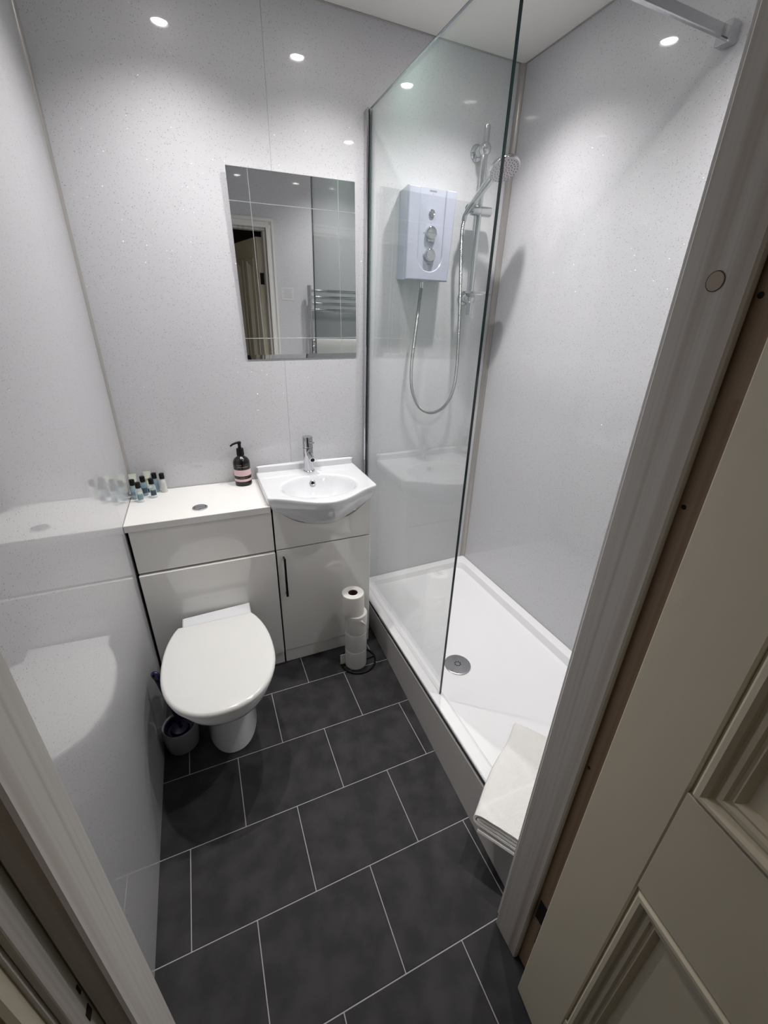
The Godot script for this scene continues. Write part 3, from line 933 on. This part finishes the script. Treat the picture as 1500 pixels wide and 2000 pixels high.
	mb.lathe([[0.016, 0.0], [0.016, 0.016]], 20, Transform3D(Basis(), Vector3(RX, 1.6, RZ)))
	put("soap_dish", mb, M.satin, r)
	# hand shower in the slider
	var hs := thing("hand_shower", "chrome hand shower with a round spray face, resting in the rail slider", "shower head")
	mb = MB.new()
	var hp := [Vector3(1.430, 1.893, 0.076), Vector3(1.440, 1.915, 0.088), Vector3(1.455, 1.945, 0.108), Vector3(1.474, 1.982, 0.136), Vector3(1.490, 2.013, 0.163), Vector3(1.497, 2.032, 0.185), Vector3(1.498, 2.040, 0.208)]
	mb.tube(hp, [0.009, 0.0115, 0.013, 0.0145, 0.016, 0.018, 0.012], 18)
	put("handle", mb, M.chrome, hs)
	var nrm := Vector3(0.0, -0.88, 0.47).normalized()
	var hx := along(Vector3(1.498, 2.026, 0.214), nrm)
	put("head", lath([[0.012, -0.024], [0.035, -0.018], [0.053, -0.008], [0.0585, 0.0], [0.0585, 0.006], [0.055, 0.010]], 48, hx), M.chrome, hs)
	var face := put("spray_face", lath([[0.0545, 0.0095], [0.053, 0.0115], [0.001, 0.0125]], 48, hx), mat(Color(0.78, 0.76, 0.78), 0.35), hs)
	mb = MB.new()
	for k in 5:
		for i in 4 + k * 5:
			var a := TAU * i / (4 + k * 5) + k * 0.3
			var rr := 0.006 + k * 0.0105
			mb.lathe([[0.0017, 0.0115], [0.0013, 0.0142]], 6, hx * Transform3D(Basis(), Vector3(cos(a) * rr, 0, sin(a) * rr)))
	put("nozzles", mb, M.ink, face)
	# hose
	var h := thing("shower_hose", "ribbed metal shower hose hanging in a long loop from the heater box", "hose")
	var cv := Curve3D.new()
	var hpts := [Vector3(1.262, 1.621, 0.045), Vector3(1.250, 1.50, 0.046), Vector3(1.239, 1.38, 0.046), Vector3(1.234, 1.28, 0.046), Vector3(1.245, 1.185, 0.047), Vector3(1.290, 1.105, 0.050), Vector3(1.356, 1.078, 0.054), Vector3(1.420, 1.105, 0.059), Vector3(1.458, 1.175, 0.063), Vector3(1.468, 1.28, 0.065), Vector3(1.461, 1.42, 0.067), Vector3(1.448, 1.58, 0.070), Vector3(1.431, 1.745, 0.072), Vector3(1.424, 1.830, 0.073), Vector3(1.430, 1.892, 0.0755)]
	for k in hpts.size():
		var tg: Vector3 = (hpts[mini(k + 1, hpts.size() - 1)] - hpts[maxi(k - 1, 0)]) / 6.0
		cv.add_point(hpts[k], -tg, tg)
	var path := []
	var radii := []
	var L := cv.get_baked_length()
	var cnt := int(L / 0.0022)
	for k in cnt + 1:
		path.append(cv.sample_baked(L * k / cnt, true))
		radii.append(0.0079 if k % 2 == 0 else 0.0064)
	mb = MB.new()
	mb.tube(path, radii, 10)
	put("hose", mb, M.hose, h, 20.0)
	put("end_nut", lath([[0.0098, 0.0], [0.0105, 0.003], [0.0098, 0.022]], 16, along(hpts[-1] - Vector3(0.002, 0.020, 0.003), Vector3(0.10, 0.9, 0.15))), M.chrome, h)


func roll_at(pos: Vector3, label: String) -> Node3D:
	var t := thing("toilet_roll", label, "toilet roll", pos, "toilet rolls on the floor stand")
	put("paper", lath([[0.021, 0.0], [0.047, 0.0], [0.0495, 0.003], [0.050, 0.05], [0.0495, 0.096], [0.047, 0.099], [0.0215, 0.099], [0.021, 0.097], [0.021, 0.0]], 40, Transform3D(), false, false), M.paper, t)
	put("core", lath([[0.0208, 0.001], [0.0208, 0.0965], [0.0195, 0.0965], [0.0195, 0.001], [0.0208, 0.001]], 28, Transform3D(), false, false), M.core, t)
	return t


func mini_bottle(pos: Vector3, liquid: Material, print_mat: Material, label: String) -> void:
	var t := thing("mini_bottle", label, "bottle", pos, "little toiletry bottles in the worktop corner")
	put("bottle", lath([[0.0115, 0.0], [0.0125, 0.002], [0.0125, 0.042], [0.0115, 0.049], [0.0072, 0.056], [0.0068, 0.059]], 24), liquid, t)
	put("cap", lath([[0.0092, 0.0], [0.0097, 0.001], [0.0095, 0.021], [0.0086, 0.0222]], 20, Transform3D(Basis(), Vector3(0, 0.058, 0))), M.black, t)
	if print_mat:
		var m := MB.new()
		var lo := PackedVector3Array()
		var hi := PackedVector3Array()
		for k in 15:
			var a := deg_to_rad(28.0 + 100.0 * k / 14.0)
			lo.append(Vector3(cos(a) * 0.0128, 0.012, sin(a) * 0.0128))
			hi.append(Vector3(cos(a) * 0.0128, 0.034, sin(a) * 0.0128))
		m.loft([lo, hi], false, false, false)
		put("print", m, print_mat, t)


func mini_tube(pos: Vector3, lean: Vector3, label: String) -> void:
	var t := thing("mini_tube", label, "tube", pos, "little toiletry tubes in the worktop corner")
	put("cap", lath([[0.0095, 0.0], [0.0100, 0.001], [0.0095, 0.014], [0.0085, 0.015]], 20), M.black, t)
	var m := MB.new()
	var rings := []
	for s in [[0.0155, 0.008, 0.008], [0.019, 0.0125, 0.0125], [0.04, 0.013, 0.010], [0.065, 0.0135, 0.005], [0.080, 0.014, 0.0012], [0.088, 0.014, 0.001]]:
		var ring := PackedVector3Array()
		for k in 20:
			var a := TAU * k / 20
			ring.append(Vector3(cos(a) * s[1], s[0], sin(a) * s[2]) + lean * (s[0] / 0.088))
		rings.append(ring)
	m.loft(rings)
	put("tube", m, M.tube, t)
	m = MB.new()
	m.box(Vector3(-0.007, 0.028, 0.0114), Vector3(0.007, 0.058, 0.0126), 0.0004, Transform3D(Basis(Vector3.RIGHT, -0.14), Vector3(0, 0, 0.002)) .translated(lean * 0.5))
	put("print", m, M.yellow_print, t)


func small_things() -> void:
	# wire stand with four rolls
	var c := Vector3(0.812, 0, 0.452)
	var st := thing("roll_stand", "black wire toilet roll stand with a ring foot, by the vanity cabinet", "roll stand", c)
	var ring := []
	for k in 41:
		var a := TAU * k / 40.0
		ring.append(Vector3(0.018 + cos(a) * 0.083, 0.0045, -0.012 + sin(a) * 0.083))
	var mb := MB.new()
	mb.tube(ring, 0.0045, 10, false)
	put("foot_ring", mb, M.black, st)
	mb = MB.new()
	mb.tube([Vector3(-0.0625, 0.005, -0.012), Vector3(0, 0.005, 0), Vector3(0.098, 0.005, -0.008)], 0.0036, 10)
	mb.tube([Vector3(0.0, 0.005, 0.0), Vector3(0.0, 0.05, 0), Vector3(0, 0.365, 0)], 0.004, 10)
	put("post", mb, M.black, st)
	var lab := ["white toilet roll at the bottom of the stand, still in its wrapper", "white toilet roll second from the bottom of the stand, in a wrapper", "white toilet roll just under the top one, its wrapper twisted", "white toilet roll on top of the stand, brown core showing"]
	var offs := [Vector3(0.002, 0, 0.002), Vector3(0.003, 0, 0.001), Vector3(0.004, 0, 0.0), Vector3(-0.007, 0, -0.010)]
	var src: Node3D = null
	for k in 4:
		var at: Vector3 = c + offs[k] + Vector3(0, 0.0092 + 0.0993 * k, 0)
		var r: Node3D
		if src == null:
			r = roll_at(at, lab[k])
			src = r
		else:
			r = src.duplicate()
			r.name = numbered("toilet_roll")
			add_child(r)
			r.position = at
			r.set_meta("label", lab[k])
	# loose wrapping film
	var r0 := get_node("toilet_roll") as Node3D
	mb = MB.new()
	mb.box(Vector3(-0.073, 0.006, -0.010), Vector3(-0.048, 0.062, -0.007), 0.001)
	put("wrapper_flap", mb, M.paper, r0)
	var r2 := get_node("toilet_roll_002") as Node3D
	mb = MB.new()
	mb.tube([Vector3(0.006, 0.082, 0.050), Vector3(0.012, 0.076, 0.055), Vector3(0.020, 0.064, 0.051), Vector3(0.031, 0.048, 0.043)], [0.006, 0.003, 0.0035, 0.001], 7)
	put("wrapper_twist", mb, M.paper, r2, 10.0)
	for k in [0, 1, 2]:
		var rr := get_node("toilet_roll" if k == 0 else "toilet_roll_%03d" % k) as Node3D
		mb = MB.new()
		var n := FastNoiseLite.new()
		n.seed = k + 40
		n.frequency = 22.0
		var rings := []
		for i in 9:
			var rg := PackedVector3Array()
			for q in 48:
				var a := TAU * q / 48
				var y := 0.001 + 0.0965 * i / 8.0
				var rad := 0.0508 + 0.0011 * n.get_noise_3d(cos(a), sin(a), y * 9.0)
				rg.append(Vector3(cos(a) * rad, y, sin(a) * rad))
			rings.append(rg)
		mb.loft(rings, false, false)
		put("wrapper", mb, M.wrap, rr, 60.0)
	# hand soap
	var s := thing("soap_bottle", "black pump soap bottle with pink bands, beside the basin", "soap bottle", Vector3(0.437, 0.8165, 0.047))
	put("bottle", lath([[0.030, 0.0], [0.0345, 0.004], [0.0350, 0.010], [0.0350, 0.098], [0.0335, 0.107], [0.028, 0.117], [0.019, 0.124], [0.0145, 0.128], [0.0135, 0.131]], 48), M.amber, s)
	put("collar", lath([[0.0150, 0.131], [0.0158, 0.134], [0.0150, 0.156], [0.0138, 0.161]], 28), M.black, s)
	mb = MB.new()
	mb.lathe([[0.0068, 0.161], [0.0066, 0.178], [0.0085, 0.182], [0.0085, 0.188], [0.007, 0.190]], 20)
	mb.tube([Vector3(0, 0.186, 0), Vector3(-0.012, 0.1865, 0.004), Vector3(-0.026, 0.183, 0.008), Vector3(-0.038, 0.176, 0.0115)], [0.0055, 0.0048, 0.0042, 0.0035], 12)
	put("pump", mb, M.black, s)
	for b in [["label_band", 0.046, 0.073, M.pink], ["label_band", 0.021, 0.032, M.pink]]:
		mb = MB.new()
		var lo := PackedVector3Array()
		var hi := PackedVector3Array()
		for k in 41:
			var a := deg_to_rad(-28.0 + 208.0 * k / 40.0)
			lo.append(Vector3(cos(a) * 0.03525, b[1], sin(a) * 0.03525))
			hi.append(Vector3(cos(a) * 0.03525, b[2], sin(a) * 0.03525))
		mb.loft([lo, hi], false, false, false)
		put(b[0], mb, b[3], s)
	# illegible lettering, printed as short strokes round the front
	mb = MB.new()
	for ln in [[0.0935, 0.0030, 95.0, 128.0], [0.0845, 0.0036, 52.0, 128.0], [0.0375, 0.0022, 60.0, 112.0]]:
		var a0: float = ln[2]
		while a0 < ln[3]:
			var w := rng.randf_range(2.5, 4.5)
			var pp := []
			for q in [[a0, 0.0], [a0 + w, 0.0], [a0 + w, ln[1]], [a0, ln[1]]]:
				var a := deg_to_rad(q[0])
				pp.append(Vector3(cos(a) * 0.0353, ln[0] + q[1], sin(a) * 0.0353))
			mb.quad(pp[0], pp[1], pp[2], pp[3])
			a0 += w + 2.0
	put("lettering", mb, mat(Color(0.55, 0.50, 0.44), 0.5), s).set_meta("kind", "stuff")
	# miniature toiletries in the corner of the worktop
	var y := 0.8162
	mini_bottle(Vector3(0.042, y, 0.115), M.clear, M.teal_print, "clear mini bottle with a teal print, nearest the worktop's front edge")
	mini_bottle(Vector3(0.0195, y, 0.076), M.blue_liquid, null, "pale blue mini bottle nearest the left wall, partly behind the teal-printed one")
	mini_bottle(Vector3(0.053, y, 0.048), M.blue_liquid, M.navy_print, "blue mini bottle with a dark print, in the middle of the group")
	mini_bottle(Vector3(0.086, y, 0.084), M.clear, M.navy_print, "clear mini bottle with a dark print, second from the right in the group")
	mini_bottle(Vector3(0.093, y, 0.020), M.blue_liquid, M.teal_print, "blue mini bottle close to the back wall, behind the dark-printed clear one")
	mini_bottle(Vector3(0.122, y, 0.034), M.white_liquid, null, "milky clear mini bottle at the right end of the group")
	mini_tube(Vector3(0.0145, y, 0.036), Vector3(0.004, 0, -0.006), "pale yellow-printed mini tube standing on its cap in the wall corner")
	mini_tube(Vector3(0.066, y, 0.0145), Vector3(0.002, 0, -0.002), "pale mini tube against the back wall, behind the blue bottles")
	# mirror, hung a hair out of level
	var mi := thing("wall_mirror", "frameless rectangular wall mirror with cut lines near its edges, above the basin", "mirror", Vector3(0.7395, 1.6445, 0.0072))
	mi.basis = Basis(Vector3.RIGHT, 0.0187) * Basis(Vector3.BACK, 0.017)
	var hw := 0.2325
	var hh := 0.312
	var T := 0.006
	mb = MB.new()
	var side := PackedVector2Array([Vector2(0, -hh), Vector2(0, hh), Vector2(T - 0.001, hh), Vector2(T, hh - 0.001), Vector2(T, -hh + 0.017), Vector2(T - 0.0045, -hh)])
	mb.extrude(side, hw * 2, 0.0, Transform3D(Basis(Vector3.BACK, Vector3.UP, Vector3.LEFT), Vector3(hw, 0, 0)))
	put("mirror_glass", mb, M.mirror, mi, 1.0)
	for gx in [-0.161, 0.165]:
		put("cut_line", bx(Vector3(gx - 0.0011, -hh + 0.018, T - 0.0002), Vector3(gx + 0.0011, hh - 0.002, T + 0.0004), 0.0002), M.groove, mi)
	for gy in [hh - 0.098, -hh + 0.079]:
		put("cut_line", bx(Vector3(-hw, gy - 0.001, T - 0.0002), Vector3(hw, gy + 0.001, T + 0.0004), 0.0002), M.groove, mi)
	towel()


func towel() -> void:
	# folded bath towel lying over the tray's edge; its near end hangs past the panel
	var t := thing("folded_towel", "white folded bath towel lying across the shower tray's edge", "towel")
	var o := Vector3(1.199, 0, 1.096)
	var ax := Vector3(-0.837, 0, 0.546)
	var wd := Vector3(0.546, 0, 0.837)
	var len := 0.392
	var n := FastNoiseLite.new()
	n.seed = 77
	n.frequency = 9.0
	# the folds seen from the end: middle lines of the cloth (across, up)
	var runs := [
		[Vector2(0.186, 0.047), Vector2(0.14, 0.049), Vector2(0.06, 0.050), Vector2(0.018, 0.047), Vector2(0.004, 0.039), Vector2(0.005, 0.028), Vector2(0.016, 0.0225), Vector2(0.06, 0.0215), Vector2(0.12, 0.020), Vector2(0.170, 0.018), Vector2(0.182, 0.014), Vector2(0.180, 0.007), Vector2(0.16, 0.0045), Vector2(0.02, 0.0045)],
		[Vector2(0.168, 0.0365), Vector2(0.12, 0.0395), Vector2(0.06, 0.041), Vector2(0.022, 0.038), Vector2(0.013, 0.034), Vector2(0.020, 0.0305), Vector2(0.07, 0.031), Vector2(0.15, 0.029)]]
	var mb := MB.new()
	for ri in runs.size():
		var cv := Curve2D.new()
		var run: Array = runs[ri]
		for k in run.size():
			var tg: Vector2 = (run[mini(k + 1, run.size() - 1)] - run[maxi(k - 1, 0)]) / 6.0
			cv.add_point(run[k], -tg, tg)
		var L := cv.get_baked_length()
		var m := 60
		var outline := PackedVector2Array()
		var back := PackedVector2Array()
		var th := 0.0032 if ri == 0 else 0.0026
		for k in m + 1:
			var p := cv.sample_baked(L * k / m, true)
			var q := cv.sample_baked(minf(L * k / m + 0.001, L), true) - cv.sample_baked(maxf(L * k / m - 0.001, 0), true)
			var nn := Vector2(-q.y, q.x).normalized() * th
			outline.append(p + nn)
			back.append(p - nn)
		back.reverse()
		outline.append_array(back)
		var rings := []
		var steps := 28
		for i in steps + 1:
			var u := len * i / steps
			var ring := PackedVector3Array()
			var p0 := o + ax * u
			for q in outline:
				var w := q.x + 0.004 * sin(u * 19.0) * (0.5 if q.x > 0.1 else 1.0)
				var at := p0 + wd * w
				# resting height: tray floor, up over the rim, drooping outside
				var rim := smoothstep(1.16, 1.03, at.x)
				var base := lerpf(0.1275, 0.1505, rim) - 0.02 * maxf(0.0, 0.985 - at.x)
				var lift := 0.0022 * n.get_noise_2d(at.x * 2.0, at.z * 2.0) * (q.y / 0.04)
				lift += -0.0035 * exp(-pow((u - 0.155 - w * 0.25) / 0.012, 2.0)) * clampf((q.y - 0.03) / 0.02, 0, 1)
				ring.append(Vector3(at.x, base + q.y * (0.9 + 0.1 * u / len) + lift, at.z) + ax * (0.016 * clampf(1.0 - q.y / 0.045, 0.0, 1.0) if i == steps else 0.0))
			rings.append(ring)
		mb.loft(rings, false, false)
		for e in [0, steps]:
			var rg: PackedVector3Array = rings[e]
			var cnt := rg.size()
			for k in m:
				var a := rg[k]; var b := rg[k + 1]; var c := rg[cnt - 2 - k]; var d := rg[cnt - 1 - k]
				if e == 0:
					mb.quad(d, c, b, a)
				else:
					mb.quad(a, b, c, d)
	put("cloth", mb, M.towel, t, 60.0)


func front_wall_things() -> void:
	# ladder radiator and what hangs on it, seen in the mirror
	var r := thing("towel_radiator", "chrome ladder towel radiator on the wall by the doorway, seen in the mirror", "radiator")
	var z := FW - 0.055
	for x in [1.135, 1.585]:
		var m := lath([[0.014, 0.98], [0.015, 0.982], [0.015, 1.629], [0.013, 1.633]], 20, Transform3D(Basis(), Vector3(x, 0, z)))
		m.lathe([[0.010, 0.0], [0.010, 0.052]], 14, along(Vector3(x, 1.498, z + 0.002), Vector3.BACK))
		m.lathe([[0.010, 0.0], [0.010, 0.052]], 14, along(Vector3(x, 1.05, z + 0.002), Vector3.BACK))
		put("post", m, M.chrome, r)
	for y in [1.600, 1.560, 1.519, 1.478, 1.27, 1.23, 1.19, 1.08, 1.04, 1.00]:
		var m := MB.new()
		m.tube([Vector3(1.135, y, z), Vector3(1.25, y, z - 0.012), Vector3(1.36, y, z - 0.016), Vector3(1.47, y, z - 0.012), Vector3(1.585, y, z)], 0.0105, 14)
		put("rung", m, M.chrome, r)
	var tw := thing("hanging_towel", "white towel folded over a lower rung of the chrome radiator", "towel")
	var mb := MB.new()
	var prof := []
	for p in [[-0.036, 0.0], [-0.038, 0.30], [-0.034, 0.345], [-0.016, 0.362], [0.002, 0.352], [0.008, 0.32], [0.008, 0.10]]:
		prof.append(p)
	var rings := []
	for i in 13:
		var x := 1.165 + 0.39 * i / 12.0
		var ring := PackedVector3Array()
		for p in prof:
			ring.append(Vector3(x, 0.925 + p[1], z - 0.004 + p[0] + 0.002 * sin(x * 40.0)))
		for k in range(prof.size() - 1, -1, -1):
			var q: Array = prof[k]
			ring.append(Vector3(x, 0.925 + q[1] - (0.008 if q[1] > 0.3 else 0.0), z - 0.004 + q[0] * 0.78 - 0.002 + 0.002 * sin(x * 40.0)))
		rings.append(ring)
	mb.loft(rings, false, false)
	put("cloth", mb, M.towel, tw)
	# notice on the wall
	var nt := thing("paper_notice", "small printed paper notice on the white wall beside the doorway, seen in the mirror", "notice", Vector3(0.992, 1.572, FW - 0.0042))
	put("sheet", bx(Vector3(-0.044, -0.04, 0), Vector3(0.044, 0.04, 0.001), 0.0003), M.notice, nt)
	mb = MB.new()
	for k in 7:
		var hw := 0.034 - 0.004 * (k % 3)
		mb.box(Vector3(-hw, 0.026 - k * 0.0085, -0.0004), Vector3(hw, 0.0285 - k * 0.0085, 0.0), 0.0001)
	put("print_lines", mb, M.notice_ink, nt).set_meta("kind", "stuff")
